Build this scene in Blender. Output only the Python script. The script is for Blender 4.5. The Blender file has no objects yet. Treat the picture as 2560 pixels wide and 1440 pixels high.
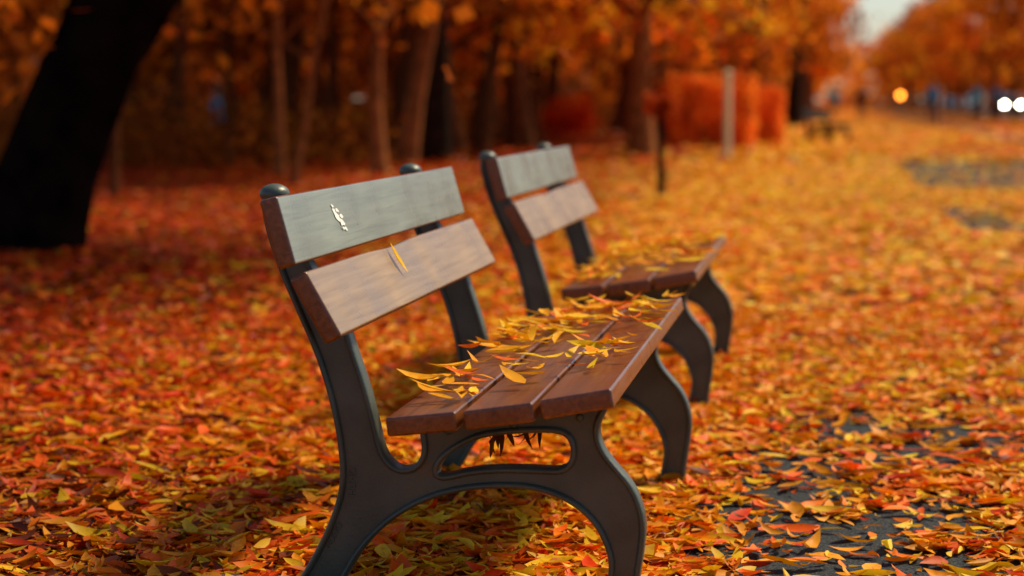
import bpy, bmesh, math, random
import numpy as np
from mathutils import Vector, Matrix
random.seed(7); rng=np.random.default_rng(7)
scene=bpy.context.scene
COL=scene.collection
TH=0.157976
DW=np.array([math.sin(TH),math.cos(TH)]); DU=np.array([math.cos(TH),-math.sin(TH)])
OX,OY=0.2231,3.8602
def qs(q,s):
    return (q*DU[0]+s*DW[0], q*DU[1]+s*DW[1])

# ------------------------------------------------------------------ materials
def newmat(name):
    m=bpy.data.materials.new(name); m.use_nodes=True
    nt=m.node_tree; nt.nodes.clear()
    out=nt.nodes.new('ShaderNodeOutputMaterial')
    return m,nt,out
def N(nt,t,**kw):
    n=nt.nodes.new(t)
    for k,v in kw.items(): setattr(n,k,v)
    return n
def ramp(nt,stops):
    r=N(nt,'ShaderNodeValToRGB'); e=r.color_ramp.elements
    while len(e)<len(stops): e.new(0.5)
    for i,(p,c) in enumerate(stops):
        e[i].position=p; e[i].color=(*c,1)
    return r
def simple(name,col,rough=.6,metal=0,noise=0,nscale=20,bump=0,emis=None,spec=.5):
    m,nt,out=newmat(name); L=nt.links
    b=N(nt,'ShaderNodeBsdfPrincipled'); L.new(b.outputs[0],out.inputs[0])
    b.inputs['Roughness'].default_value=rough; b.inputs['Metallic'].default_value=metal
    b.inputs['Specular IOR Level'].default_value=spec
    tc=N(nt,'ShaderNodeTexCoord'); nz=N(nt,'ShaderNodeTexNoise'); nz.inputs['Scale'].default_value=nscale; nz.inputs['Detail'].default_value=6
    L.new(tc.outputs['Object'],nz.inputs['Vector'])
    lo=tuple(c*(1-noise) for c in col); hi=tuple(min(1,c*(1+noise)) for c in col)
    r=ramp(nt,[(.3,lo),(.7,hi)]); L.new(nz.outputs[0],r.inputs[0]); L.new(r.outputs[0],b.inputs['Base Color'])
    if bump:
        bp=N(nt,'ShaderNodeBump'); bp.inputs['Strength'].default_value=bump; bp.inputs['Distance'].default_value=.01
        L.new(nz.outputs[0],bp.inputs['Height']); L.new(bp.outputs[0],b.inputs['Normal'])
    if emis:
        b.inputs['Emission Color'].default_value=(*emis[0],1); b.inputs['Emission Strength'].default_value=emis[1]
    return m

def leaf_material(name,transl=.3,rough=.5,spec=.2):
    m,nt,out=newmat(name); L=nt.links
    at=N(nt,'ShaderNodeAttribute'); at.attribute_name='Col'
    b=N(nt,'ShaderNodeBsdfPrincipled'); b.inputs['Roughness'].default_value=rough; b.inputs['Specular IOR Level'].default_value=spec
    t=N(nt,'ShaderNodeBsdfTranslucent'); mx=N(nt,'ShaderNodeMixShader'); mx.inputs[0].default_value=transl
    tc=N(nt,'ShaderNodeTexCoord'); nz=N(nt,'ShaderNodeTexNoise'); nz.inputs['Scale'].default_value=55; nz.inputs['Detail'].default_value=3
    L.new(tc.outputs['Object'],nz.inputs['Vector'])
    r=ramp(nt,[(.3,(.6,.38,.3)),(.5,(1,1,1))]); L.new(nz.outputs[0],r.inputs[0])
    mul=N(nt,'ShaderNodeMix',data_type='RGBA',blend_type='MULTIPLY'); mul.inputs[0].default_value=.55
    L.new(at.outputs['Color'],mul.inputs[6]); L.new(r.outputs[0],mul.inputs[7])
    L.new(mul.outputs[2],b.inputs['Base Color']); L.new(mul.outputs[2],t.inputs['Color'])
    L.new(b.outputs[0],mx.inputs[1]); L.new(t.outputs[0],mx.inputs[2]); L.new(mx.outputs[0],out.inputs[0])
    return m
M_LEAF=leaf_material('leaf_litter_mat',.2,.5,.12)
M_FOL=leaf_material('foliage_mat',.5,.7,.05)

def wood_material(name,cols,coat=.4,spec=.5):
    m,nt,out=newmat(name); L=nt.links
    b=N(nt,'ShaderNodeBsdfPrincipled'); L.new(b.outputs[0],out.inputs[0])
    tc=N(nt,'ShaderNodeTexCoord'); mp=N(nt,'ShaderNodeMapping'); mp.inputs['Scale'].default_value=(60,2.2,60)
    L.new(tc.outputs['Object'],mp.inputs[0])
    nz=N(nt,'ShaderNodeTexNoise'); nz.inputs['Scale'].default_value=1.6; nz.inputs['Detail'].default_value=7; nz.inputs['Distortion'].default_value=.6
    L.new(mp.outputs[0],nz.inputs['Vector'])
    r=ramp(nt,[(.25,cols[0]),(.5,cols[1]),(.78,cols[2])]); L.new(nz.outputs[0],r.inputs[0])
    n2=N(nt,'ShaderNodeTexNoise'); n2.inputs['Scale'].default_value=5; n2.inputs['Detail'].default_value=5
    L.new(tc.outputs['Object'],n2.inputs['Vector'])
    rr=ramp(nt,[(.3,(.22,.22,.22)),(.7,(.42,.42,.42))]); L.new(n2.outputs[0],rr.inputs[0]); L.new(rr.outputs[0],b.inputs['Roughness'])
    w=ramp(nt,[(.3,(.78,.76,.74)),(.7,(1.1,1.1,1.1))]); L.new(n2.outputs[0],w.inputs[0])
    mul=N(nt,'ShaderNodeMix',data_type='RGBA',blend_type='MULTIPLY'); mul.inputs[0].default_value=1
    L.new(r.outputs[0],mul.inputs[6]); L.new(w.outputs[0],mul.inputs[7])
    L.new(mul.outputs[2],b.inputs['Base Color'])
    b.inputs['Specular IOR Level'].default_value=spec
    b.inputs['Coat Weight'].default_value=coat; b.inputs['Coat Roughness'].default_value=.3
    bp=N(nt,'ShaderNodeBump'); bp.inputs['Strength'].default_value=.25; bp.inputs['Distance'].default_value=.002
    L.new(nz.outputs[0],bp.inputs['Height']); L.new(bp.outputs[0],b.inputs['Normal'])
    return m
M_WOOD=wood_material('varnished_wood',[(.08,.020,.004),(.16,.044,.009),(.24,.075,.016)])
M_WOODU=wood_material('sheen_tint_wood_upper',[(.13,.155,.122),(.20,.235,.188),(.27,.30,.245)],.45)  # teal sky sheen of the slat's front face, put into the base colour
M_WOODL=wood_material('lit_tint_wood_lower',[(.24,.140,.064),(.33,.205,.100),(.40,.26,.135)],.15,.35)  # tan base colour carries the brightness of the lit front face
M_DARKWOOD=simple('dark_wood',(.012,.006,.004),.8,noise=.3,spec=.1)
def iron_material():
    m,nt,out=newmat('painted_cast_iron'); L=nt.links
    b=N(nt,'ShaderNodeBsdfPrincipled'); L.new(b.outputs[0],out.inputs[0])
    tc=N(nt,'ShaderNodeTexCoord')
    nz=N(nt,'ShaderNodeTexNoise'); nz.inputs['Scale'].default_value=9; nz.inputs['Detail'].default_value=8
    L.new(tc.outputs['Object'],nz.inputs['Vector'])
    r=ramp(nt,[(.3,(.034,.046,.036)),(.60,(.062,.082,.064)),(.78,(.11,.075,.035))]); L.new(nz.outputs[0],r.inputs[0]); L.new(r.outputs[0],b.inputs['Base Color'])
    n2=N(nt,'ShaderNodeTexNoise'); n2.inputs['Scale'].default_value=160; n2.inputs['Detail'].default_value=4
    L.new(tc.outputs['Object'],n2.inputs['Vector'])
    b.inputs['Roughness'].default_value=.42; b.inputs['Specular IOR Level'].default_value=.5
    bp=N(nt,'ShaderNodeBump'); bp.inputs['Strength'].default_value=.35; bp.inputs['Distance'].default_value=.002
    L.new(n2.outputs[0],bp.inputs['Height']); L.new(bp.outputs[0],b.inputs['Normal'])
    return m
M_IRON=iron_material()
M_BARK=simple('bark',(.28,.09,.022),.9,noise=.5,nscale=7,bump=.8,spec=.1)
M_BARKD=simple('bark_dark',(.022,.010,.005),.95,noise=.5,nscale=5,bump=.9,spec=.05)
M_BARKB=simple('bark_black',(.008,.0045,.0035),1,noise=.6,nscale=5,bump=1,spec=.0)
M_BARKM=simple('bark_mid',(.12,.038,.011),.95,noise=.5,nscale=6,bump=.8,spec=.05)

# ------------------------------------------------------------------ mesh helpers
def mk(name,verts,faces,mat=None,parent=None,smooth=False,cols=None):
    me=bpy.data.meshes.new(name)
    me.from_pydata([tuple(v) for v in verts],[],[tuple(f) for f in faces]); me.update()
    ob=bpy.data.objects.new(name,me); COL.objects.link(ob)
    if mat: me.materials.append(mat)
    if smooth: me.polygons.foreach_set('use_smooth',[True]*len(me.polygons))
    if parent: ob.parent=parent
    return ob
def mk_tris(name,V,T,mat,C=None,parent=None,smooth=True):
    me=bpy.data.meshes.new(name); nv=len(V); nt_=len(T)
    me.vertices.add(nv); me.vertices.foreach_set('co',np.ascontiguousarray(V,dtype=np.float32).ravel())
    me.loops.add(nt_*3); me.loops.foreach_set('vertex_index',np.ascontiguousarray(T,dtype=np.int32).ravel())
    me.polygons.add(nt_); me.polygons.foreach_set('loop_start',np.arange(0,nt_*3,3,dtype=np.int32))
    me.polygons.foreach_set('loop_total',np.full(nt_,3,dtype=np.int32))
    me.polygons.foreach_set('use_smooth',np.full(nt_,smooth,dtype=bool))
    me.update(calc_edges=True)
    if C is not None:
        a=me.attributes.new('Col','FLOAT_COLOR','POINT')
        CC=np.ones((nv,4),dtype=np.float32); CC[:,:3]=C; a.data.foreach_set('color',CC.ravel())
    me.materials.append(mat)
    ob=bpy.data.objects.new(name,me); COL.objects.link(ob)
    if parent: ob.parent=parent
    return ob
def empty(name,loc=(0,0,0),rz=0):
    e=bpy.data.objects.new(name,None); COL.objects.link(e); e.location=loc; e.rotation_euler=(0,0,rz); e.empty_display_size=.2
    return e

def leaf_geo(P,length,width,head,pitch,roll,curl,fold,bend,hi=True):
    n=len(P)
    if hi:
        t=np.array([-.5,-.25,-.25,-.25,.02,.02,.02,.27,.27,.27,.5])
        y=np.array([0,-.40,0,.40,-.5,0,.5,-.32,0,.32,0])
        T0=np.array([(0,2,1),(0,3,2),(1,5,4),(1,2,5),(2,6,5),(2,3,6),(4,8,7),(4,5,8),(5,9,8),(5,6,9),(7,8,10),(8,9,10)])
    else:
        t=np.array([-.5,0,.5,0]); y=np.array([0,-.5,0,.5]); T0=np.array([(0,2,1),(0,3,2)])
    k=len(t)
    x=t[None,:]*length[:,None]
    yy=y[None,:]*width[:,None]+bend[:,None]*(t[None,:]**2)*length[:,None]
    z=curl[:,None]*((t[None,:])**2)*length[:,None]+fold[:,None]*np.abs(y[None,:])*width[:,None]
    cr,sr=np.cos(roll)[:,None],np.sin(roll)[:,None]
    y2=yy*cr-z*sr; z2=yy*sr+z*cr
    cp,sp=np.cos(pitch)[:,None],np.sin(pitch)[:,None]
    x3=x*cp-z2*sp; z3=x*sp+z2*cp
    ch,sh=np.cos(head)[:,None],np.sin(head)[:,None]
    X=x3*ch-y2*sh+P[:,0:1]; Y=x3*sh+y2*ch+P[:,1:2]; Z=z3+P[:,2:3]
    V=np.stack([X,Y,Z],-1).reshape(-1,3)
    T=(T0[None]+ (np.arange(n)*k)[:,None,None]).reshape(-1,3)
    return V,T,k
def vnoise(x,y,sc,seed):
    r=np.random.default_rng(seed); G=r.random((128,128))
    a=x/sc+1000; b=y/sc+1000; i=np.floor(a).astype(int); j=np.floor(b).astype(int); fx=a-i; fy=b-j
    fx=fx*fx*(3-2*fx); fy=fy*fy*(3-2*fy)
    g=lambda p,q:G[p%128,q%128]
    return (g(i,j)*(1-fx)+g(i+1,j)*fx)*(1-fy)+(g(i,j+1)*(1-fx)+g(i+1,j+1)*fx)*fy

PAL=np.array([(1.0,.22,.002),(1.0,.36,.004),(1.0,.58,.012),(.80,.055,.003),(.22,.036,.004),(1.0,.135,.003)])
def litter_cols(P):
    x,y=P[:,0],P[:,1]; q=x*DU[0]+y*DU[1]; s=x*DW[0]+y*DW[1]
    nz=vnoise(x,y,1.7,3)*.6+vnoise(x,y,.5,4)*.4
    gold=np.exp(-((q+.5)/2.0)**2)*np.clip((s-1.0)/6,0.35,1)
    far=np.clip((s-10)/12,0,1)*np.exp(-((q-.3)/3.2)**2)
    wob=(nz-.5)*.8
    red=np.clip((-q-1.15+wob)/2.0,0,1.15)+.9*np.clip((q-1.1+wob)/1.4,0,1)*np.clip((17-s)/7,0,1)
    vignette=np.clip((np.abs(q+.4)-.7+wob*.5)/.7,0,1)*np.clip((6.0-s)/1.8,0,1)  # near-corner vignette, painted into the leaf colours
    w=np.stack([.36+0*q, (.24+.8*gold+1.2*far)*(1-.5*np.clip(red,0,1)), .07+1.0*gold*nz+1.8*far, .09+.5*red, .08+.3*red+.3*vignette, .24+.4*red+.3*vignette],1)
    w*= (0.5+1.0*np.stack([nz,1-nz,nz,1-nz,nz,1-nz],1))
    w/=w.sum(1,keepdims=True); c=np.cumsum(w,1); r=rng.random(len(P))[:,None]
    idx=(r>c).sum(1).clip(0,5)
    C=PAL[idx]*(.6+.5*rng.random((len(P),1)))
    C=C*(1-.40*np.clip(red,0,1.2)[:,None]*np.array([.8,1,1]))*(1-.35*vignette[:,None])  # redder leaves are own colour; side and corner darkening is painted-in vignette
    return np.clip(C,0,1)

# ------------------------------------------------------------------ ground, path
def ground_material(name,f=1.0):
    m,nt,out=newmat(name); L=nt.links
    b=N(nt,'ShaderNodeBsdfPrincipled'); L.new(b.outputs[0],out.inputs[0]); b.inputs['Roughness'].default_value=.95; b.inputs['Specular IOR Level'].default_value=.05
    tc=N(nt,'ShaderNodeTexCoord'); vo=N(nt,'ShaderNodeTexVoronoi'); vo.inputs['Scale'].default_value=14
    L.new(tc.outputs['Object'],vo.inputs['Vector'])
    sep=N(nt,'ShaderNodeSeparateColor'); L.new(vo.outputs['Color'],sep.inputs[0])
    S=lambda c:tuple(v*f for v in c)
    r=ramp(nt,[(0,S((.04,.010,.003))),(.25,S((.35,.04,.004))),(.55,S((.85,.21,.005))),(.85,S((.98,.42,.008))),(1,S((.15,.035,.004)))]); L.new(sep.outputs[0],r.inputs[0])
    nz=N(nt,'ShaderNodeTexNoise'); nz.inputs['Scale'].default_value=.35; nz.inputs['Detail'].default_value=6; L.new(tc.outputs['Object'],nz.inputs['Vector'])
    r2=ramp(nt,[(.35,(.6,.45,.3)),(.65,(1,1,1))]); L.new(nz.outputs[0],r2.inputs[0])
    mul=N(nt,'ShaderNodeMix',data_type='RGBA',blend_type='MULTIPLY'); mul.inputs[0].default_value=1
    L.new(r.outputs[0],mul.inputs[6]); L.new(r2.outputs[0],mul.inputs[7]); L.new(mul.outputs[2],b.inputs['Base Color'])
    bp=N(nt,'ShaderNodeBump'); bp.inputs['Strength'].default_value=.8; bp.inputs['Distance'].default_value=.03
    L.new(vo.outputs['Distance'],bp.inputs['Height']); L.new(bp.outputs[0],b.inputs['Normal'])
    return m
def asphalt_material(name):
    m,nt,out=newmat(name); L=nt.links
    b=N(nt,'ShaderNodeBsdfPrincipled'); L.new(b.outputs[0],out.inputs[0]); b.inputs['Roughness'].default_value=.9; b.inputs['Specular IOR Level'].default_value=.15
    tc=N(nt,'ShaderNodeTexCoord'); nz=N(nt,'ShaderNodeTexNoise'); nz.inputs['Scale'].default_value=170; nz.inputs['Detail'].default_value=3; L.new(tc.outputs['Object'],nz.inputs['Vector'])
    r=ramp(nt,[(.38,(.010,.013,.016)),(.62,(.064,.070,.076))]); L.new(nz.outputs[0],r.inputs[0])
    bp=N(nt,'ShaderNodeBump'); bp.inputs['Strength'].default_value=1; bp.inputs['Distance'].default_value=.006
    L.new(nz.outputs[0],bp.inputs['Height']); L.new(bp.outputs[0],b.inputs['Normal'])
    L.new(r.outputs[0],b.inputs['Base Color'])
    return m
M_GROUND=ground_material('leaf_covered_soil',.45); M_LIT=ground_material('leaf_litter_ground',1.0)
g=mk('ground',[(-900,-300,0),(900,-300,0),(900,1500,0),(-900,1500,0)],[(0,1,2,3)],M_GROUND)
def strip(name,q0,q1,s0,s1,z,mat,th=0):
    c=[qs(q0,s0),qs(q1,s0),qs(q1,s1),qs(q0,s1)]
    if th==0: return mk(name,[(x,y,z) for x,y in c],[(0,1,2,3)],mat)
    v=[(x,y,0) for x,y in c]+[(x,y,th) for x,y in c]
    return mk(name,v,[(4,5,6,7),(0,1,5,4),(1,2,6,5),(2,3,7,6),(3,0,4,7)],mat)
M_ASPH=asphalt_material('asphalt')
strip('path',-.36,4.4,-12,420,.004,M_ASPH)
strip('leaf_litter',-3.2,4.4,38,420,.008,M_LIT)
strip('kerb',4.4,4.54,-12,420,0,simple('kerb_concrete',(.2,.13,.08),.9,noise=.3,nscale=8),th=.1)
strip('road',11.5,19,-12,420,.004,M_ASPH)

# ------------------------------------------------------------------ leaves on the ground
def scatter(n,y0,y1,hi,lmin,lmax,name,zmax,aspect=(.24,.36),power=1.0):
    y=y0+(y1-y0)*rng.random(n)**power
    hw=.29*y+1.0
    x=(rng.random(n)*2-1)*hw+.0
    keep=rng.random(n)<hw/(.29*y1+1.0)
    x,y=x[keep],y[keep]
    q=x*DU[0]+y*DU[1]
    onp=(q>-.36)&(q<4.4)
    nz=.6*vnoise(x,y,.26,11)+.4*vnoise(x,y,.10,12)
    dist=np.clip((y-4.5)/6,0,1)
    edge=np.clip((q+.42)/.3,0,1)
    pk=np.where(onp,np.clip((nz-.37+.38*dist)*2.6,0.12,1)*(1-.1*edge)+.3*(1-edge),1.0)
    bare=onp&(y>15)&(q>1.0)&(y<45)
    pk=np.where(bare,pk*np.clip((vnoise(x,y,3.0,21)-.36)*3,.08,1),pk)
    keep=rng.random(len(x))<pk
    x,y,q=x[keep],y[keep],q[keep]; m=len(x)
    zz=np.where(q>-.55,.45,1.0)
    z=.010+zmax*zz*rng.random(m)**1.6
    P=np.stack([x,y,z],1)
    L_=lmin+(lmax-lmin)*rng.random(m)**1.6; W=L_*(aspect[0]+(aspect[1]-aspect[0])*rng.random(m))
    V,T,k=leaf_geo(P,L_,W,rng.random(m)*6.2832,rng.normal(0,.17,m)*(.5+.5*zz),rng.normal(0,.30,m),rng.normal(.22,.4,m),rng.normal(.28,.3,m),rng.normal(0,.35,m),hi)
    V[:,2]=np.maximum(V[:,2],.007+.004*rng.random(len(V)))
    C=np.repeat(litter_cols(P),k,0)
    return mk_tris(name,V,T,M_LEAF,C)
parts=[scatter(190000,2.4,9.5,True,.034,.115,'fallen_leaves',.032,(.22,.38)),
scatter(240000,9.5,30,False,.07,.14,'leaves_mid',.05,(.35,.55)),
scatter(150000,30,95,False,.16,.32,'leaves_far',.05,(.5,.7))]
base=parts[0]
for o in parts[1:]: o.parent=base

# ------------------------------------------------------------------ bench
def chaikin(p,it=3):
    p=np.array(p,float)
    for _ in range(it):
        n=np.roll(p,-1,0); p=np.stack([.75*p+.25*n,.25*p+.75*n],1).reshape(-1,2)
    return p
def area(p):
    x,y=p[:,0],p[:,1]; return .5*np.sum(x*np.roll(y,-1)-np.roll(x,-1)*y)
def inward(p,hole=False):
    t=np.roll(p,-1,0)-np.roll(p,1,0); t/=np.linalg.norm(t,axis=1)[:,None]+1e-9
    n=np.stack([-t[:,1],t[:,0]],1)
    if area(p)<0: n=-n
    return -n if hole else n
OUT=[(-.726,.796),(-.716,.74),(-.69,.661),(-.658,.589),(-.622,.509),(-.598,.438),(-.582,.373),(-.574,.325),(-.568,.261),(-.575,.212),(-.596,.154),(-.625,.096),(-.655,.045),(-.680,.012),(-.685,.0),(-.685,.0),(-.590,.0),(-.590,.0),(-.585,.012),(-.56,.049),(-.535,.095),(-.493,.145),(-.444,.185),(-.387,.215),(-.322,.234),(-.25,.242),
(-.186,.241),(-.13,.226),(-.09,.203),(-.058,.171),(-.038,.130),(-.030,.098),(-.034,.064),(-.042,.022),(-.052,.0),(-.052,.0),(.036,.0),(.036,.0),(.023,.022),(.028,.066),(.037,.126),(.041,.175),(.033,.216),(.014,.257),(-.018,.292),(-.042,.321),(-.053,.352),(-.050,.377),(-.034,.405),(-.026,.430),(-.026,.430),(-.150,.409),(-.28,.385),(-.407,.368),(-.407,.368),(-.407,.345),(-.402,.312),(-.410,.290),(-.426,.277),(-.45,.275),(-.47,.289),(-.484,.312),(-.494,.359),(-.506,.407),(-.520,.455),(-.537,.503),(-.553,.555),(-.585,.612),(-.620,.670),(-.634,.69),(-.657,.757),(-.677,.805),(-.692,.820),(-.716,.820)]
HOLE=[(-.375,.266),(-.362,.295),(-.322,.324),(-.282,.342),(-.21,.352),(-.131,.355),(-.108,.340),(-.106,.305),(-.122,.283),(-.17,.284),(-.25,.284),(-.314,.276),(-.354,.264)]
out=chaikin(OUT,2); hol=chaikin(HOLE,2)
def flange(p,hole):
    n=inward(p,hole)
    sec=[(0,-.020),(0,.020),(.0035,.026),(.008,.026),(.012,.020),(.012,-.020),(.008,-.026),(.0035,-.026)]
    V=[];F=[];k=len(sec);m=len(p)
    for i in range(m):
        for a,w in sec:
            V.append((p[i,0]+n[i,0]*a,w,p[i,1]+n[i,1]*a))
    for i in range(m):
        j=(i+1)%m
        for c in range(k):
            d=(c+1)%k; F.append((i*k+c,i*k+d,j*k+d,j*k+c))
    return V,F
def frame_mesh():
    cu=bpy.data.curves.new('web','CURVE'); cu.dimensions='2D'; cu.fill_mode='BOTH'; cu.extrude=.015
    for p,h in((out,False),(hol,True)):
        pp=p+inward(p,h)*.005
        sp=cu.splines.new('POLY'); sp.points.add(len(pp)-1); sp.use_cyclic_u=True
        for i,(x,y) in enumerate(pp): sp.points[i].co=(x,y,0,1)
    ob=bpy.data.objects.new('tmp',cu); COL.objects.link(ob)
    dg=bpy.context.evaluated_depsgraph_get(); dg.update()
    me=bpy.data.meshes.new_from_object(ob.evaluated_get(dg))
    bpy.data.objects.remove(ob)
    me.transform(Matrix.Rotation(math.pi/2,4,'X'))
    bm=bmesh.new(); bm.from_mesh(me)
    for p,h in((out,False),(hol,True)):
        V,F=flange(p,h); vs=[bm.verts.new(v) for v in V]
        for f in F:
            fc=bm.faces.new([vs[i] for i in f]); fc.smooth=True
    def ball(c,r,sc):
        b=bmesh.ops.create_uvsphere(bm,u_segments=20,v_segments=12,radius=r)
        for v in b['verts']:
            v.co=Vector((v.co.x*sc[0]+c[0],v.co.y*sc[1]+c[1],v.co.z*sc[2]+c[2]))
            for f in v.link_faces: f.smooth=True
    ball((-.703,0,.816),.026,(1.15,1.25,.8))
    for (u,z) in [(-.35,.352),(-.22,.367),(-.09,.385)]:
        ball((u,-.015,z),.008,(1,.6,1)); ball((u,.015,z),.008,(1,.6,1))
    bmesh.ops.recalc_face_normals(bm,faces=bm.faces)
    bm.to_mesh(me); bm.free(); me.materials.clear(); me.materials.append(M_IRON); me.name='side_frame'
    return me
FRAME=frame_mesh()
Y0,Y1=-.226,1.526
def plank_mesh(name,corners,face_mat=None,bow=0):
    bm=bmesh.new(); NS=30
    rings=[]
    for i in range(NS+1):
        y=Y0+(Y1-Y0)*i/NS
        r=[]
        for ci,(u,z) in enumerate(corners):
            dz=bow*math.exp(-((y-.5)/.16)**2) if ci in(0,3) else 0
            r.append(bm.verts.new((u,y,z-dz)))
        rings.append(r)
    k=len(corners)
    for i in range(NS):
        for c in range(k):
            d=(c+1)%k; bm.faces.new((rings[i][c],rings[i][d],rings[i+1][d],rings[i+1][c]))
    bm.faces.new(rings[0]); bm.faces.new(rings[-1])
    bmesh.ops.recalc_face_normals(bm,faces=bm.faces)
    ed=[e for e in bm.edges if e.is_manifold and e.calc_face_angle(0)>.5]
    bmesh.ops.bevel(bm,geom=ed,offset=.006,segments=3,affect='EDGES',profile=.5)
    for f in bm.faces: f.smooth=True
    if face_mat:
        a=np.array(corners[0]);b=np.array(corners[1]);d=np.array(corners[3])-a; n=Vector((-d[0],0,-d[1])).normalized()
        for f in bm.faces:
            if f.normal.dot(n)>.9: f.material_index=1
    me=bpy.data.meshes.new(name); bm.to_mesh(me); bm.free(); me.materials.append(M_WOOD)
    if face_mat: me.materials.append(face_mat)
    return me
def slat(pA,pB,th,nsign=1):
    a=np.array(pA);b=np.array(pB);t=(b-a)/np.linalg.norm(b-a); n=np.array([-t[1],t[0]])*nsign
    return [tuple(a),tuple(b),tuple(b+n*th),tuple(a+n*th)]
PL={
'backrest_slat_upper':slat((-.635,.823),(-.599,.694),.037,-1),
'backrest_slat_lower':slat((-.581,.683),(-.512,.562),.037,-1),
'seat_slat_rear':slat((-.431,.409),(-.297,.424),.037,-1),
'seat_slat_middle':slat((-.284,.425),(-.152,.445),.037,-1),
'seat_slat_front':slat((-.140,.449),(-.006,.474),.037,-1)}
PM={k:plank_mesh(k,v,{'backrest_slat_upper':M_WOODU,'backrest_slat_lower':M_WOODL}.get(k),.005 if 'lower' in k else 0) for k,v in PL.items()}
def bench(rng_seed,loc,rz,leaves=True,mult=1.0,dark=False):
    e=empty('park_bench',(loc[0],loc[1],0),rz)
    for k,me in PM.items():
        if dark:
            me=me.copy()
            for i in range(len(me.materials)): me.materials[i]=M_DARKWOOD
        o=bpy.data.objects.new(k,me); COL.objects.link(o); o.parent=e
        m=o.modifiers.new('wn','WEIGHTED_NORMAL'); m.keep_sharp=True
    for w in (0,1.30):
        fm=FRAME
        if dark: fm=FRAME.copy(); fm.materials[0]=M_DARKWOOD
        o=bpy.data.objects.new('side_frame',fm); COL.objects.link(o); o.parent=e; o.location=(0,w,0)
    bm=bmesh.new(); bmesh.ops.create_cone(bm,cap_ends=True,segments=12,radius1=.009,radius2=.009,depth=1.3,matrix=Matrix.Translation((-.39,.65,.33))@Matrix.Rotation(math.pi/2,4,'X'))
    me=bpy.data.meshes.new('stretcher_rod'); bm.to_mesh(me); bm.free(); me.materials.append(M_IRON)
    o=bpy.data.objects.new('stretcher_rod',me); COL.objects.link(o); o.parent=e
    if leaves:
        r=np.random.default_rng(rng_seed)
        cl=[(-.33,-.08,.04,.05,7),(-.36,.22,.05,.16,18),(-.33,.85,.07,.25,38),(-.28,1.15,.10,.18,60),(-.2,1.3,.10,.12,38),(-.085,.32,.035,.13,20),(-.07,.75,.04,.3,12),(-.22,.5,.04,.3,12),(-.08,1.25,.04,.15,16)]
        U=[];W=[];
        for u,w,su,sw,n in cl:
            n=int(n*mult)
            U+=list(r.normal(u,su,n)); W+=list(r.normal(w,sw,n))
        U=np.clip(np.array(U),-.42,-.02); W=np.clip(np.array(W),-.2,1.5)
        m=len(U); Z=.409+(U+.431)*.155+.006+r.random(m)**2*.025
        P=np.stack([U,W,Z],1); Ln=.055+.06*r.random(m); Wd=Ln*(.16+.16*r.random(m))
        V,T,k=leaf_geo(P,Ln,Wd,r.random(m)*6.28,r.normal(0,.11,m)+0,r.normal(0,.2,m),r.normal(.25,.3,m),r.normal(.2,.22,m),r.normal(0,.5,m),True)
        zs=.409+(V[:,0]+.431)*.155+.003
        V[:,2]=np.where(V[:,0]<-.0,np.maximum(V[:,2],zs),V[:,2])
        pal=np.array([(1,.46,.006),(1,.60,.015),(1,.36,.006),(1,.42,.008),(1,.52,.012),(.9,.15,.006)])
        C=np.repeat(pal[r.integers(0,6,m)]*(.85+.15*r.random((m,1))),k,0)
        mk_tris('seat_leaves',V,T,M_LEAF,C,parent=e)
    return e
b1=bench(1,(OX,OY),-TH)
s2=2.60
b2=bench(5,(OX+s2*DW[0]-.018*DU[0],OY+s2*DW[1]-.018*DU[1]),-TH,mult=1.9)
b3=bench(9,(7.45,47.0),-TH-.35,leaves=False,dark=True)
b4=bench(9,(-5.9,38.5),.35,leaves=False,dark=True)

def fixed_leaf(name,parent,P,Ln,Wd,R,col):
    V,T,k=leaf_geo(np.array([[0,0,0.]]),np.array([Ln]),np.array([Wd]),np.zeros(1),np.zeros(1),np.zeros(1),np.array([.2]),np.array([.4]),np.array([.5]),True)
    V=(np.array(R.to_3x3())@V.T).T+np.array(P)
    return mk_tris(name,V,T,M_LEAF,np.tile(np.array(col),(len(V),1)),parent=parent)
R=Matrix.Rotation(math.radians(60),4,'Y')
fixed_leaf('leaf_on_backrest',b1,(-.556,.46,.652),.078,.026,R@Matrix.Rotation(.15,4,'Z'),(1,.58,.01))
pm=simple('chipped_paint',(.85,.84,.80),.8,noise=.1)
a=np.array((-.635,.823)); bb=np.array((-.599,.694)); tdir=(bb-a)/np.linalg.norm(bb-a); nrm=np.array([-tdir[1],tdir[0]])
r=np.random.default_rng(3); V=[];F=[]
for (cy,ct,s) in [(.155,.052,.015),(.17,.066,.018),(.19,.078,.015),(.145,.040,.007),(.205,.092,.008),(.17,.050,.009),(.19,.064,.010),(.183,.090,.006)]:
    i0=len(V); nn=9
    for j in range(nn):
        an=j/nn*6.283; rr=s*(.5+.6*r.random()); y=cy+rr*1.5*math.cos(an); t=ct+rr*.6*math.sin(an)+.3*rr*math.cos(an)
        p=a+tdir*t+nrm*(.0012+.0003*(i0/9)); V.append((p[0],y,p[1]))
    F.append(tuple(range(i0,i0+nn)))
mk('paint_chip',V,F,pm,parent=b1)
r=np.random.default_rng(8); m=20
P=np.stack([-.25+r.normal(0,.03,m),.2+r.normal(0,.03,m),.35-.06*r.random(m)],1)
V,T,k=leaf_geo(P,.06+.035*r.random(m),np.full(m,.012),r.random(m)*6.28,np.full(m,-.9)+r.normal(0,.4,m),r.normal(0,.5,m),r.normal(.3,.4,m),np.full(m,.3),r.normal(0,.4,m),True)
mk_tris('hanging_sprig',V,T,M_LEAF,np.tile(np.array([.10,.035,.01]),(len(V),1)),parent=b1)
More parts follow.
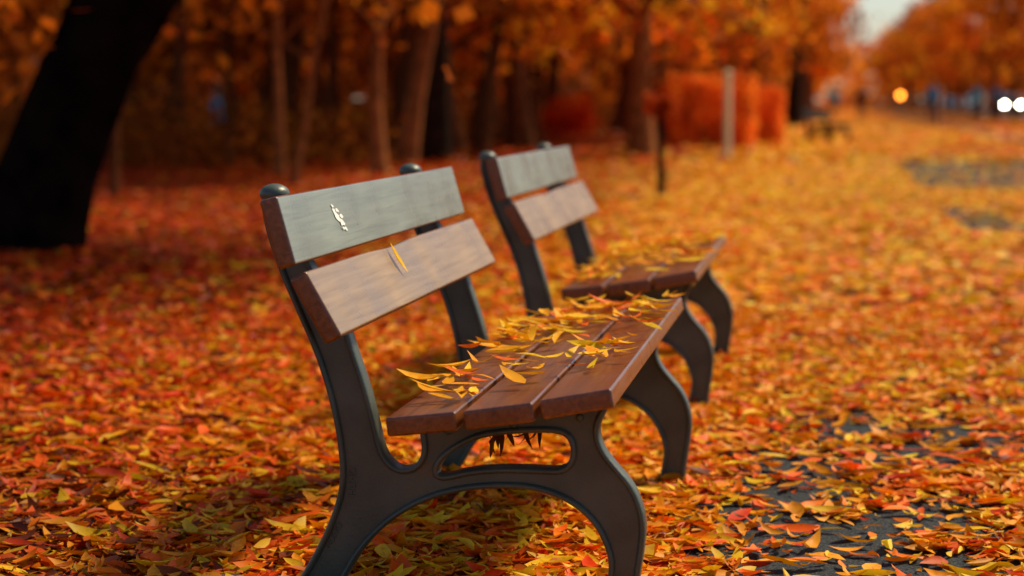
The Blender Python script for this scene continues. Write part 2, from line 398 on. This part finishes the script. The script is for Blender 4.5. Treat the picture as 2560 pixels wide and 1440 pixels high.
def cast_text(s,u,z,rot,size):
    cu=bpy.data.curves.new('cast_lettering','FONT'); cu.body=s; cu.size=size; cu.extrude=.0015; cu.align_x='CENTER'; cu.align_y='CENTER'; cu.materials.append(M_IRON)
    o=bpy.data.objects.new('cast_lettering',cu); COL.objects.link(o); o.parent=b1
    o.matrix_local=Matrix.Translation((u,-.0162,z))@Matrix.Rotation(rot,4,'Y')@Matrix.Rotation(math.pi/2,4,'X')
cast_text('HUHO',-.545,.245,math.radians(-88),.02)
cast_text('HUHO',-.585,.135,math.radians(-60),.02)

# ------------------------------------------------------------------ trees
class Geo:
    def __init__(s): s.V=[];s.F=[]
    def tube(s,pts,rad,seg=10,rough=.12,rs=None):
        rs=rs or random; base=len(s.V); n=len(pts)
        pts=[Vector(p) for p in pts]
        ph=[rs.uniform(0,6.28) for _ in range(3)]
        for i,p in enumerate(pts):
            d=(pts[min(i+1,n-1)]-pts[max(i-1,0)]).normalized()
            x=d.orthogonal().normalized() if abs(d.z)<.9 else Vector((1,0,0)).cross(d).cross(d).normalized()*-1
            y=d.cross(x)
            for j in range(seg):
                a=j/seg*6.2832; rr=rad[i]*(1+rough*math.sin(3*a+ph[0]+i*.4)+rough*.6*math.sin(5*a+ph[1])+rs.uniform(-.3,.3)*rough)
                s.V.append(p+x*math.cos(a)*rr+y*math.sin(a)*rr)
        for i in range(n-1):
            for j in range(seg):
                k=(j+1)%seg; s.F.append((base+i*seg+j,base+i*seg+k,base+(i+1)*seg+k,base+(i+1)*seg+j))
        s.F.append(tuple(base+(n-1)*seg+j for j in range(seg)))
def crown_leaves(centers,per,spread,size,pal,r,shade=None):
    c=np.repeat(np.array(centers),per,0); n=len(c)
    P=c+r.normal(0,1,(n,3))*np.array(spread)
    P[:,2]=np.maximum(P[:,2],.15)
    Ln=size*(.6+.8*r.random(n))
    V,T,k=leaf_geo(P,Ln,Ln*(.5+.3*r.random(n)),r.random(n)*6.28,r.normal(0,.7,n),r.normal(0,.7,n),r.normal(0,.3,n),r.normal(.2,.3,n),r.normal(0,.3,n),False)
    pal=np.array(pal); ci=r.integers(0,len(pal),len(centers)); cc=np.repeat(pal[ci],per,0)
    mix=pal[r.integers(0,len(pal),n)]; C=(cc*.75+mix*.25)*(.65+.7*r.random((n,1)))
    return V,T,np.repeat(np.clip(C,0,1),k,0)
ORANGE=[(1.0,.23,.010),(1.0,.36,.015),(.9,.12,.008),(.45,.07,.006),(1.0,.52,.02)]
RUST=[(.62,.14,.009),(.85,.23,.012),(.32,.055,.005),(.95,.31,.015),(.15,.034,.004)]
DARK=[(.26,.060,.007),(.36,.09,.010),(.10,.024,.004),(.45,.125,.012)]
RED=[(.95,.09,.01),(1.0,.17,.012),(.75,.04,.008),(1.0,.27,.015)]
def tree(x,y,h,r0,lean=(0,0),pal=RUST,crown_z=2.6,crown_r=2.2,nclump=26,per=40,lsize=.2,bark=None,seed=0,name='tree',ret=False,curve=0,seg=10,limbs=6):
    rs=random.Random(seed); r=np.random.default_rng(seed); G=Geo(); n=9; pts=[];rad=[]
    for i in range(n):
        t=i/(n-1); z=h*t
        bx=lean[0]*z+curve*(z/h)**2*h+rs.uniform(-.03,.03)*h*.16; by=lean[1]*z+rs.uniform(-.03,.03)*h*.12
        pts.append((x+bx,y+by,z-.05)); rad.append(r0*((1-t)**.8*.85+.12)*(1.35 if i==0 else 1))
    G.tube(pts,rad,seg,rs=rs)
    cent=[]
    for l in range(limbs):
        t=rs.uniform(max(.18,crown_z/h*.75),.9); i=int(t*(n-1)); p=Vector(pts[i]); a=rs.uniform(0,6.28); ln=crown_r*rs.uniform(.6,1.1)
        q=[p]; 
        for j in range(1,5): q.append(p+Vector((math.cos(a)*ln*j/4,math.sin(a)*ln*j/4,ln*.55*(j/4)**.8))+Vector((rs.uniform(-.1,.1),rs.uniform(-.1,.1),rs.uniform(-.1,.1)))*ln*.5)
        G.tube(q,[rad[i]*.5,rad[i]*.38,rad[i]*.27,rad[i]*.16,rad[i]*.06],6,rs=rs)
        cent+= [q[2],q[3],q[4]]
    for c in range(nclump):
        z=rs.uniform(crown_z,h*1.05); tt=min(1,z/h); bx=lean[0]*z+curve*tt**2*h
        prof=math.sin(math.pi*min(1,max(.08,(z-crown_z*.7)/(h*1.1-crown_z*.7))))**.5
        a=rs.uniform(0,6.28); rr=crown_r*prof*math.sqrt(rs.random())
        cent.append(Vector((x+bx+math.cos(a)*rr,y+lean[1]*z+math.sin(a)*rr,z)))
    V,T,C=crown_leaves([tuple(c) for c in cent],per,(.38,.38,.28),lsize,pal,r)
    if ret: return G,V,T,C
    o=mk(name,G.V,G.F,bark or M_BARK,smooth=True)
    mk_tris('crown',V,T,M_FOL,C,parent=o)
    return o
rs=random.Random(2); G=Geo()
Y=12.9
def tx(px,d=12.9): return (px-1280)/5000*d
def tz(py,d=12.9): return 1+(252-py)/5000*d
cl=[(45,700,180),(55,610,146),(80,520,130),(112,420,120),(158,300,116),(205,190,116),(262,80,118),(326,-40,120),(405,-170,118),(530,-330,110),(690,-520,98),(880,-720,85)]
pts=[(tx(a),Y+.02*i,max(-.15,tz(b))) for i,(a,b,c) in enumerate(cl)]; rad=[c/5000*12.9 for a,b,c in cl]
G.tube(pts,rad,20,rough=.05,rs=rs)
cent=[]; 
for l in range(14):
    i=rs.randint(7,11); p=Vector(pts[i]); a=rs.uniform(0,6.28); ln=rs.uniform(2,4.5)
    q=[p]+[p+Vector((math.cos(a)*ln*j/4,math.sin(a)*ln*j/4,ln*.5*j/4))+Vector((rs.uniform(-.2,.2),rs.uniform(-.2,.2),rs.uniform(-.2,.2))) for j in range(1,5)]
    G.tube(q,[.14,.1,.07,.045,.02],7,rs=rs)
    for j in (2,3,4): 
        for _ in range(3): cent.append(tuple(q[j]+Vector((rs.gauss(0,.5),rs.gauss(0,.5),rs.gauss(0,.4)))))
o=mk('tree',G.V,G.F,M_BARKB,smooth=True)
V,T,C=crown_leaves(cent,70,(.5,.5,.4),.16,RUST,np.random.default_rng(3)); mk_tris('crown',V,T,M_FOL,C,parent=o)

specs=[
(-2.95,25.2,7,.065,(.01,0),RUST,M_BARK,3.6),(-2.5,22.9,6,.045,(.17,0),RUST,M_BARK,3.6),(-1.78,26.6,8,.095,(.02,0),RUST,M_BARK,3.8),
(-1.35,31.6,11,.27,(.05,0),RUST,M_BARKD,4),(-1.65,30.6,9,.15,(.2,0),RUST,M_BARK,4),(1.0,51,10,.15,(.03,0),ORANGE,M_BARK,3.2),
(2.3,36,10,.22,(.02,0),ORANGE,M_BARK,3.0),(3.2,62,9,.2,(.2,0),ORANGE,M_BARKM,3.2),(5.5,55,10,.22,(0.02,0),RUST,M_BARKM,3.0),
(5.9,50,11,.32,(.03,0),RUST,M_BARKD,3.2),(7.9,63,11,.28,(-.02,0),RUST,M_BARKM,3.4),(10.4,74,12,.3,(.03,0),RUST,M_BARKD,3.6),
(-3.96,20,5,.04,(.02,0),RUST,M_BARKM,3.6),(-5.2,31,8,.10,(.05,0),RUST,M_BARKM,3.6),(-4.1,29,7,.05,(-.04,0),RUST,M_BARKM,3.6),(-.3,44,9,.16,(-.15,0),ORANGE,M_BARKM,3.2),
(-3.3,36,9,.12,(.03,0),RUST,M_BARKM,3.4),(.6,40,8,.08,(-.22,0),ORANGE,M_BARKM,3.2),(13.4,92,12,.3,(0,0),RUST,M_BARKM,3.6)]
for i,(x,y,h,r0,ln,pal,bk,cz) in enumerate(specs):
    tree(x,y,h,r0,ln,pal,crown_z=cz*(.66 if pal is ORANGE else .8),crown_r=2.5,nclump=40,per=45,lsize=.2,bark=bk,seed=20+i,limbs=7)

GG=Geo(); VV=[];TT=[];CC=[];off=0
rs=random.Random(77)
def add(V,T,C):
    global off
    VV.append(V);TT.append(T+off);CC.append(C);off+=len(V)
for i in range(125):
    s=34+100*rs.random()**1.1; qmax=-3.6; y=s
    xmin=-.32*s; xmax=(qmax*DU[0]+s*DW[0])
    x=rs.uniform(xmin,xmax)
    pal=ORANGE if (-.02*y<x<.13*y and rs.random()<.7) else (RUST if rs.random()<.5 else DARK)
    G_,V,T,C=tree(x,y,rs.uniform(8,13),rs.uniform(.07,.24),(rs.uniform(-.13,.13),0),pal,crown_z=rs.uniform(1.7,3.6),crown_r=2.6,nclump=22,per=26,lsize=.34,seed=200+i,ret=True,seg=7,limbs=4)
    b=len(GG.V); GG.V+=G_.V; GG.F+=[tuple(k+b for k in f) for f in G_.F]; add(V,T,C)
r=np.random.default_rng(31)
n=1650; y=r.uniform(85,140,n); x=-.36*y+(r.random(n))*( (-4.5+ .157*y)+.36*y); z=r.uniform(.2,12,n)
V,T,C=crown_leaves(np.stack([x,y,z],1),22,(.9,.9,.7),.65,DARK+RUST[:2],r); add(V,T,C)
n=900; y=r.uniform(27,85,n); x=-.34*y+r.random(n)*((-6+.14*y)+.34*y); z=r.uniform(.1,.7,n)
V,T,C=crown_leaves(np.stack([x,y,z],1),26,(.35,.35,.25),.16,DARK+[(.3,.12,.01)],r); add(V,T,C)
n=210; y=r.uniform(36,66,n); x=-2+r.random(n)*(.157*y-4.2+2); z=r.uniform(2.3,5.5,n)
V,T,C=crown_leaves(np.stack([x,y,z],1),40,(.4,.4,.2),.2,ORANGE,r); add(V,T,C)
n=150; y=r.uniform(32,70,n); x=-.3*y+r.random(n)*(.3*y); z=r.uniform(2.2,5.5,n)
V,T,C=crown_leaves(np.stack([x,y,z],1),36,(.4,.4,.2),.2,RUST,r); add(V,T,C)
n=500; y=r.uniform(330,400,n); x=.157*y+r.uniform(-40,60,n); z=r.uniform(.5,10.5,n)
V,T,C=crown_leaves(np.stack([x,y,z],1),22,(1.4,1.4,1.2),1.3,ORANGE+RUST,r); add(V,T,C)
ow=mk('distant_trees',GG.V,GG.F,M_BARKM,smooth=True)
mk_tris('foliage',np.concatenate(VV),np.concatenate(TT),M_FOL,np.concatenate(CC),parent=ow)
GG=Geo(); VV=[];TT=[];CC=[];off=0
for i in range(20):
    s=84+14*i; q=9.8; x,y=qs(q,s)
    G_,V,T,C=tree(x,y,rs.uniform(9,12),rs.uniform(.16,.22),(rs.uniform(-.03,.03),0),ORANGE if i%4==0 else RUST,crown_z=2.5,crown_r=3.3,nclump=60,per=36,lsize=.34,seed=500+i,ret=True,seg=8,limbs=5)
    b=len(GG.V); GG.V+=G_.V; GG.F+=[tuple(k+b for k in f) for f in G_.F]; add(V,T,C)
for i in range(22):
    s=100+10*i; q=-4+rs.uniform(-.8,.8)+(2.4 if i in(1,3,5) else 0); x,y=qs(q,s)
    G_,V,T,C=tree(x,y,rs.uniform(9,12),rs.uniform(.16,.24),(0,0),RUST if i%3 else ORANGE,crown_z=2.6,crown_r=3,nclump=40,per=30,lsize=.42,seed=700+i,ret=True,seg=8,limbs=5)
    b=len(GG.V); GG.V+=G_.V; GG.F+=[tuple(k+b for k in f) for f in G_.F]; add(V,T,C)
for i in range(20):
    s=100+14*i; q=22+rs.uniform(-1,3); x,y=qs(q,s)
    G_,V,T,C=tree(x,y,rs.uniform(9,13),.25,(0,0),DARK+RUST[:1],crown_z=2.2,crown_r=3.6,nclump=34,per=30,lsize=.5,seed=800+i,ret=True,seg=8,limbs=5)
    b=len(GG.V); GG.V+=G_.V; GG.F+=[tuple(k+b for k in f) for f in G_.F]; add(V,T,C)
oa=mk('avenue_trees',GG.V,GG.F,M_BARKM,smooth=True)
mk_tris('foliage',np.concatenate(VV),np.concatenate(TT),M_FOL,np.concatenate(CC),parent=oa)

r=np.random.default_rng(41)
def leafbox(cx,cy,cz,sx,sy,sz,n,size,pal,rot=0,shell=True):
    p=r.uniform(-.5,.5,(n,3))
    if shell:
        ax=r.integers(0,3,n); sg=np.where(r.random(n)<.5,-.5,.5); mk_=r.random(n)<.75
        for a in range(3):
            s_=(ax==a)&mk_; p[s_,a]=sg[s_]*(1-.06*r.random(s_.sum()))
    p*=np.array([sx,sy,sz]); p+=.05*r.normal(0,1,(n,3))
    p[:,2]+=.25*(vnoise(p[:,0]+cx,p[:,1],.5,5)-.5)*(p[:,2]>0)
    p[:,1]+=.3*(vnoise(p[:,0]+cx,p[:,2],.4,6)-.5)
    c,s=math.cos(rot),math.sin(rot)
    P=np.stack([p[:,0]*c-p[:,1]*s+cx,p[:,0]*s+p[:,1]*c+cy,np.maximum(p[:,2]+cz,.05)],1)
    Ln=size*(.6+.8*r.random(n)); V,T,k=leaf_geo(P,Ln,Ln*.6,r.random(n)*6.28,r.normal(0,.7,n),r.normal(0,.7,n),r.normal(0,.3,n),r.normal(.2,.3,n),r.normal(0,.3,n),False)
    pal=np.array(pal)
    cl=vnoise(P[:,0]*1.0,P[:,2],.25,9)[:,None]
    C=np.repeat(pal[r.integers(0,len(pal),n)]*(.35+.4*r.random((n,1))+.9*cl),k,0)
    return V,T,np.clip(C,0,1)
HED=[(1.0,.22,.02),(.95,.14,.015),(1.0,.34,.03),(.6,.08,.01)]
off=0;VV=[];TT=[];CC=[]
add(*leafbox(4.35,43.5,.74,1.7,2.6,1.42,9000,.11,HED,-TH)); add(*leafbox(3.55,44.2,.66,.9,2.2,1.2,4000,.11,HED,-TH)); add(*leafbox(5.6,46,.64,1.1,2.2,1.2,5000,.11,HED,-TH))
mk_tris('hedge',np.concatenate(VV),np.concatenate(TT),M_FOL,np.concatenate(CC))
cent=[(1.3+r.normal(0,.4),47+r.normal(0,.3),.25+abs(r.normal(.25,.3))) for _ in range(46)]
V,T,C=crown_leaves(cent,40,(.13,.13,.11),.12,RED,r); mk_tris('shrub',V,T,M_FOL,C)
G=Geo(); G.tube([(1.5,20.2,-.05),(1.5,20.2,.3),(1.49,20.2,.6),(1.51,20.2,.95)],[.05,.04,.034,.03],8)
for a in (0,2.1,4.2): G.tube([(1.51,20.2,.85),(1.51+.08*math.cos(a),20.2+.08*math.sin(a),.93),(1.51+.17*math.cos(a),20.2+.17*math.sin(a),.98)],[.018,.013,.006],6)
o=mk('small_tree',G.V,G.F,M_BARKD,smooth=True)
cent=[(1.51+r.uniform(-.15,.15),20.2+r.uniform(-.15,.15),.95+r.uniform(-.06,.07)) for _ in range(30)]
V,T,C=crown_leaves(cent,30,(.035,.035,.03),.05,[(.45,.05,.01),(.3,.04,.008),(.6,.1,.01)],r); mk_tris('crown',V,T,M_FOL,C,parent=o)
px,py=3.72,34.6
bm=bmesh.new(); bmesh.ops.create_cube(bm,size=1,matrix=Matrix.Translation((px,py,.72))@Matrix.Rotation(.75,4,'Z')@Matrix.Diagonal((.10,.10,1.54,1)))
bmesh.ops.bevel(bm,geom=bm.edges[:],offset=.012,segments=2,affect='EDGES')
bmesh.ops.create_cone(bm,cap_ends=True,segments=4,radius1=.085,radius2=.0,depth=.06,matrix=Matrix.Translation((px,py,1.515))@Matrix.Rotation(math.pi/4+.75,4,'Z'))
me=bpy.data.meshes.new('wooden_post'); bm.to_mesh(me); bm.free(); me.materials.append(simple('post_paint',(.88,.80,.42),.7,noise=.1)); COL.objects.link(bpy.data.objects.new('wooden_post',me))
lx,ly=23.2,120.0
G=Geo(); G.tube([(lx,ly,0),(lx,ly,.05),(lx,ly,.06),(lx,ly,1.2)],[.12,.12,.05,.045],12,rough=0)
o=mk('street_lamp',G.V,G.F,simple('lamp_paint',(.04,.04,.04),.5),smooth=True)
bm=bmesh.new(); bmesh.ops.create_uvsphere(bm,u_segments=16,v_segments=10,radius=.13,matrix=Matrix.Translation((lx,ly,1.32)))
me=bpy.data.meshes.new('lamp_globe'); bm.to_mesh(me); bm.free(); me.materials.append(simple('amber_lamp',(.9,.5,.1),.4,emis=((1,.26,.02),20))); o2=bpy.data.objects.new('lamp_globe',me); COL.objects.link(o2); o2.parent=o

# ------------------------------------------------------------------ people
def skin_obj(name,verts,edges,radii,mat,parent,sub=2):
    me=bpy.data.meshes.new(name); me.from_pydata(verts,edges,[]); me.update()
    o=bpy.data.objects.new(name,me); COL.objects.link(o); o.parent=parent
    m=o.modifiers.new('skin','SKIN'); 
    if not me.skin_vertices: me.skin_vertices.new()
    for i,rv in enumerate(radii): me.skin_vertices[0].data[i].radius=(rv,rv) if not isinstance(rv,tuple) else rv
    me.skin_vertices[0].data[0].use_root=True
    s=o.modifiers.new('sub','SUBSURF'); s.levels=sub; s.render_levels=sub
    me.materials.append(mat); return o
M_SKIN=simple('skin',(.5,.27,.18),.5); M_HAIR=simple('hair',(.03,.02,.015),.7)
def person(loc,rz,jacket,trouser,seated=False,stride=.18):
    e=empty('person',loc,rz); mj=simple('jacket_cloth',jacket,.85,noise=.15); mt=simple('trouser_cloth',trouser,.9,noise=.15)
    if not seated:
        hip=.92; 
        V=[(0,0,hip),(.09,0,hip-.06),(.1,-stride*.6,.5),(.1,-stride*.9,.1),(.1,-stride*.9-.14,.04),(-.09,0,hip-.06),(-.1,stride*.2,.5),(-.1,stride*1.2,.12),(-.1,stride*1.2-.13,.04)]
        Z=0; 
    else:
        hip=.50
        V=[(0,0,hip),(.09,-.05,hip),(.12,-.45,.5),(.12,-.45,.1),(.12,-.6,.04),(-.09,-.05,hip),(-.13,-.45,.5),(-.13,-.4,.1),(-.13,-.54,.04)]
        Z=hip-.92
    skin_obj('trousers',V,[(0,1),(1,2),(2,3),(3,4),(0,5),(5,6),(6,7),(7,8)],[(.13,.1),.095,.065,.045,.04,.095,.065,.045,.04],mt,e)
    V=[(0,0,.95+Z),(0,0,1.15+Z),(0,0,1.38+Z),(0,0,1.5+Z),(.19,0,1.4+Z),(.24,.03,1.12+Z),(.24,-.08,.88+Z),(-.19,0,1.4+Z),(-.24,-.03,1.12+Z),(-.23,-.14,.9+Z)]
    skin_obj('jacket',V,[(0,1),(1,2),(2,3),(2,4),(4,5),(5,6),(2,7),(7,8),(8,9)],[(.17,.12),(.15,.11),(.17,.11),.06,.07,.052,.04,.07,.052,.04],mj,e)
    for sx,hx,hy,hz in((1,.24,-.08,.88+Z),(-1,-.23,-.14,.9+Z)):
        V=[(hx,hy,hz),(hx,hy-.01,hz-.06),(hx,hy-.03,hz-.10)];E=[(0,1),(1,2)];Rr=[.024,.03,.03]
        for f,(dy,l) in enumerate(((-.035,.065),(-.012,.075),(.012,.07),(.034,.055))):
            i=len(V); V+=[(hx,hy-.03+dy,hz-.12),(hx-.01*sx,hy-.035+dy,hz-.12-l*.5),(hx-.025*sx,hy-.04+dy,hz-.12-l)]; E+=[(2,i),(i,i+1),(i+1,i+2)]; Rr+=[.009,.008,.007]
        i=len(V); V+=[(hx,hy-.06,hz-.07),(hx-.01*sx,hy-.075,hz-.11)]; E+=[(1,i),(i,i+1)]; Rr+=[.01,.008]
        skin_obj('hand',V,E,Rr,M_SKIN,e,1)
    bm=bmesh.new()
    b=bmesh.ops.create_uvsphere(bm,u_segments=20,v_segments=14,radius=1)
    for v in bm.verts:
        c=v.co.copy(); k=.82 if c.z<-.3 else 1
        v.co=Vector((c.x*.078*k,c.y*.098*k-(.008 if c.z<-.3 else 0),c.z*.12+1.63+Z))
    bmesh.ops.create_cone(bm,cap_ends=True,segments=12,radius1=.055,radius2=.05,depth=.14,matrix=Matrix.Translation((0,.01,1.51+Z)))
    bmesh.ops.create_cone(bm,cap_ends=True,segments=8,radius1=.018,radius2=.006,depth=.045,matrix=Matrix.Translation((0,-.1,1.625+Z))@Matrix.Rotation(.5,4,'X'))
    for s in(-1,1): bmesh.ops.create_uvsphere(bm,u_segments=8,v_segments=6,radius=.022,matrix=Matrix.Translation((s*.078,.0,1.63+Z))@Matrix.Diagonal((.4,.8,1.3,1)))
    me=bpy.data.meshes.new('head'); bm.to_mesh(me); bm.free(); me.materials.append(M_SKIN); o=bpy.data.objects.new('head',me); COL.objects.link(o); o.parent=e
    bm=bmesh.new(); bmesh.ops.create_uvsphere(bm,u_segments=20,v_segments=14,radius=1)
    for v in bm.verts:
        c=v.co.copy(); zz=max(c.z,-.25 if c.y>0 else .3); v.co=Vector((c.x*.086,c.y*.104+.012,zz*.125+1.64+Z))
    me=bpy.data.meshes.new('hair'); bm.to_mesh(me); bm.free(); me.materials.append(M_HAIR); o=bpy.data.objects.new('hair',me); COL.objects.link(o); o.parent=e
    return e
person((17.4,100,0),math.pi-.1,(.006,.007,.012),(.006,.007,.012))
person((16.5,103,0),.1,(.03,.45,.6),(.03,.04,.07))
person((16.35,78,0),.2,(.03,.25,.38),(.02,.03,.05))
person((19.9,86,0),math.pi,(.05,.35,.5),(.015,.02,.03))
person((21.2,88,0),math.pi,(.05,.16,.26),(.015,.02,.03))
person((-5.75,39.1,0),.35+math.pi/2,(.02,.36,.70),(.015,.02,.04),seated=True)

# ------------------------------------------------------------------ cars
M_GLASS=simple('car_glass',(.01,.013,.016),.08,spec=.8); M_TYRE=simple('tyre_rubber',(.015,.015,.015),.8); M_RIM=simple('wheel_rim',(.5,.5,.5),.3,metal=1)
def car(loc,rz,col,lampcol=None,strength=0):
    e=empty('parked_car',loc,rz); mp=simple('car_paint',col,.25,spec=.6)
    prof=[(-2.1,.32),(-2.15,.6),(-2.05,.78),(-1.2,.93),(-.55,1.38),(.2,1.46),(1.05,1.42),(1.75,1.0),(2.1,.95),(2.15,.55),(2.08,.32)]
    bm=bmesh.new(); R_=[]
    for yy,ins in((-.86,.0),(-.6,0),(0,0),(.6,0),(.86,0)):
        R_.append([bm.verts.new((x,yy*(1-(.18*max(0,z-.95)/.5)),z)) for x,z in prof])
    for i in range(4):
        for j in range(len(prof)):
            k=(j+1)%len(prof); bm.faces.new((R_[i][j],R_[i][k],R_[i+1][k],R_[i+1][j]))
    bm.faces.new(R_[0]); bm.faces.new(R_[-1]); bmesh.ops.recalc_face_normals(bm,faces=bm.faces)
    bmesh.ops.bevel(bm,geom=[x for x in bm.edges if x.calc_face_angle(0)>.7],offset=.05,segments=3,affect='EDGES')
    me=bpy.data.meshes.new('car_body'); bm.to_mesh(me); bm.free(); me.materials.append(mp); o=bpy.data.objects.new('car_body',me); COL.objects.link(o); o.parent=e
    for s in(-1,1):
        mk('side_window',[(-1.0,s*.868,.98),(-.45,s*.755,1.34),(.3,s*.735,1.40),(.3,s*.862,.98)],[(0,1,2,3)],M_GLASS,parent=e)
        mk('side_window',[(.36,s*.862,.98),(.36,s*.735,1.40),(1.0,s*.745,1.37),(1.5,s*.85,1.0)],[(0,1,2,3)],M_GLASS,parent=e)
    mk('windscreen',[(-1.14,-.72,.99),(-1.14,.72,.99),(-.6,.62,1.37),(-.6,-.62,1.37)],[(0,1,2,3)],M_GLASS,parent=e)
    mk('rear_window',[(1.14,-.62,1.38),(1.14,.62,1.38),(1.72,.7,1.045),(1.72,-.7,1.045)],[(0,1,2,3)],M_GLASS,parent=e)
    for x in(-1.32,1.32):
        for s in(-1,1):
            bm=bmesh.new(); bmesh.ops.create_cone(bm,cap_ends=True,segments=24,radius1=.32,radius2=.32,depth=.2,matrix=Matrix.Translation((x,s*.80,.32))@Matrix.Rotation(math.pi/2,4,'X'))
            bmesh.ops.bevel(bm,geom=bm.edges[:],offset=.02,segments=2,affect='EDGES')
            me=bpy.data.meshes.new('tyre'); bm.to_mesh(me); bm.free(); me.materials.append(M_TYRE); o=bpy.data.objects.new('tyre',me); COL.objects.link(o); o.parent=e
            bm=bmesh.new(); bmesh.ops.create_cone(bm,cap_ends=True,segments=16,radius1=.2,radius2=.17,depth=.23,matrix=Matrix.Translation((x,s*.80,.32))@Matrix.Rotation(math.pi/2,4,'X'))
            me=bpy.data.meshes.new('rim'); bm.to_mesh(me); bm.free(); me.materials.append(M_RIM); o=bpy.data.objects.new('rim',me); COL.objects.link(o); o.parent=e
    lm=simple('headlamp_glass',(.8,.8,.75),.2,emis=(lampcol,strength) if lampcol else None)
    for s in(-1,1):
        bm=bmesh.new(); bmesh.ops.create_uvsphere(bm,u_segments=14,v_segments=8,radius=.1,matrix=Matrix.Translation((-2.1,s*.62,.66))@Matrix.Diagonal((.6,1.1,.9,1)))
        me=bpy.data.meshes.new('headlamp'); bm.to_mesh(me); bm.free(); me.materials.append(lm); o=bpy.data.objects.new('headlamp',me); COL.objects.link(o); o.parent=e
    return e
def cpos(q,s): x,y=qs(q,s); return (x,y,0.004)
car(cpos(14.35,168),math.pi/2-TH,(.05,.06,.08),(1,.88,.6),110)
car(cpos(13.0,125),math.pi/2-TH,(.05,.20,.34))
car(cpos(14.6,215),math.pi/2-TH,(.5,.65,.75))
car(cpos(15.0,262),math.pi/2-TH,(.3,.5,.6))

# ------------------------------------------------------------------ light, sky, camera
SEL,SAZ=math.radians(48),math.radians(52)
w=bpy.data.worlds.new('World'); scene.world=w; w.use_nodes=True; nt=w.node_tree
bg=nt.nodes['Background']; sky=nt.nodes.new('ShaderNodeTexSky'); sky.sky_type='NISHITA'; sky.sun_disc=False
sky.sun_elevation=SEL; sky.sun_rotation=SAZ; sky.air_density=1.0; sky.dust_density=1.2; sky.ozone_density=2
nt.links.new(sky.outputs[0],bg.inputs[0]); bg.inputs[1].default_value=.115
sl=bpy.data.lights.new('sun','SUN'); sl.energy=5.0; sl.angle=math.radians(10); sl.color=(1,.84,.54)
so=bpy.data.objects.new('sun',sl); COL.objects.link(so)
d=Vector((math.sin(SAZ)*math.cos(SEL),math.cos(SAZ)*math.cos(SEL),math.sin(SEL)))
so.rotation_euler=d.to_track_quat('Z','Y').to_euler()
cam=bpy.data.cameras.new('camera'); co=bpy.data.objects.new('camera',cam); COL.objects.link(co); scene.camera=co
co.location=(0,0,1.0); co.rotation_euler=(math.pi/2-math.atan(468/5000),0,0)
cam.sensor_width=36; cam.lens=36*5000/2560; cam.clip_end=3000; cam.clip_start=.05
cam.dof.use_dof=True; cam.dof.focus_distance=4.1; cam.dof.aperture_fstop=2.4
scene.view_settings.view_transform='Standard'; scene.view_settings.look='None'; scene.view_settings.exposure=0
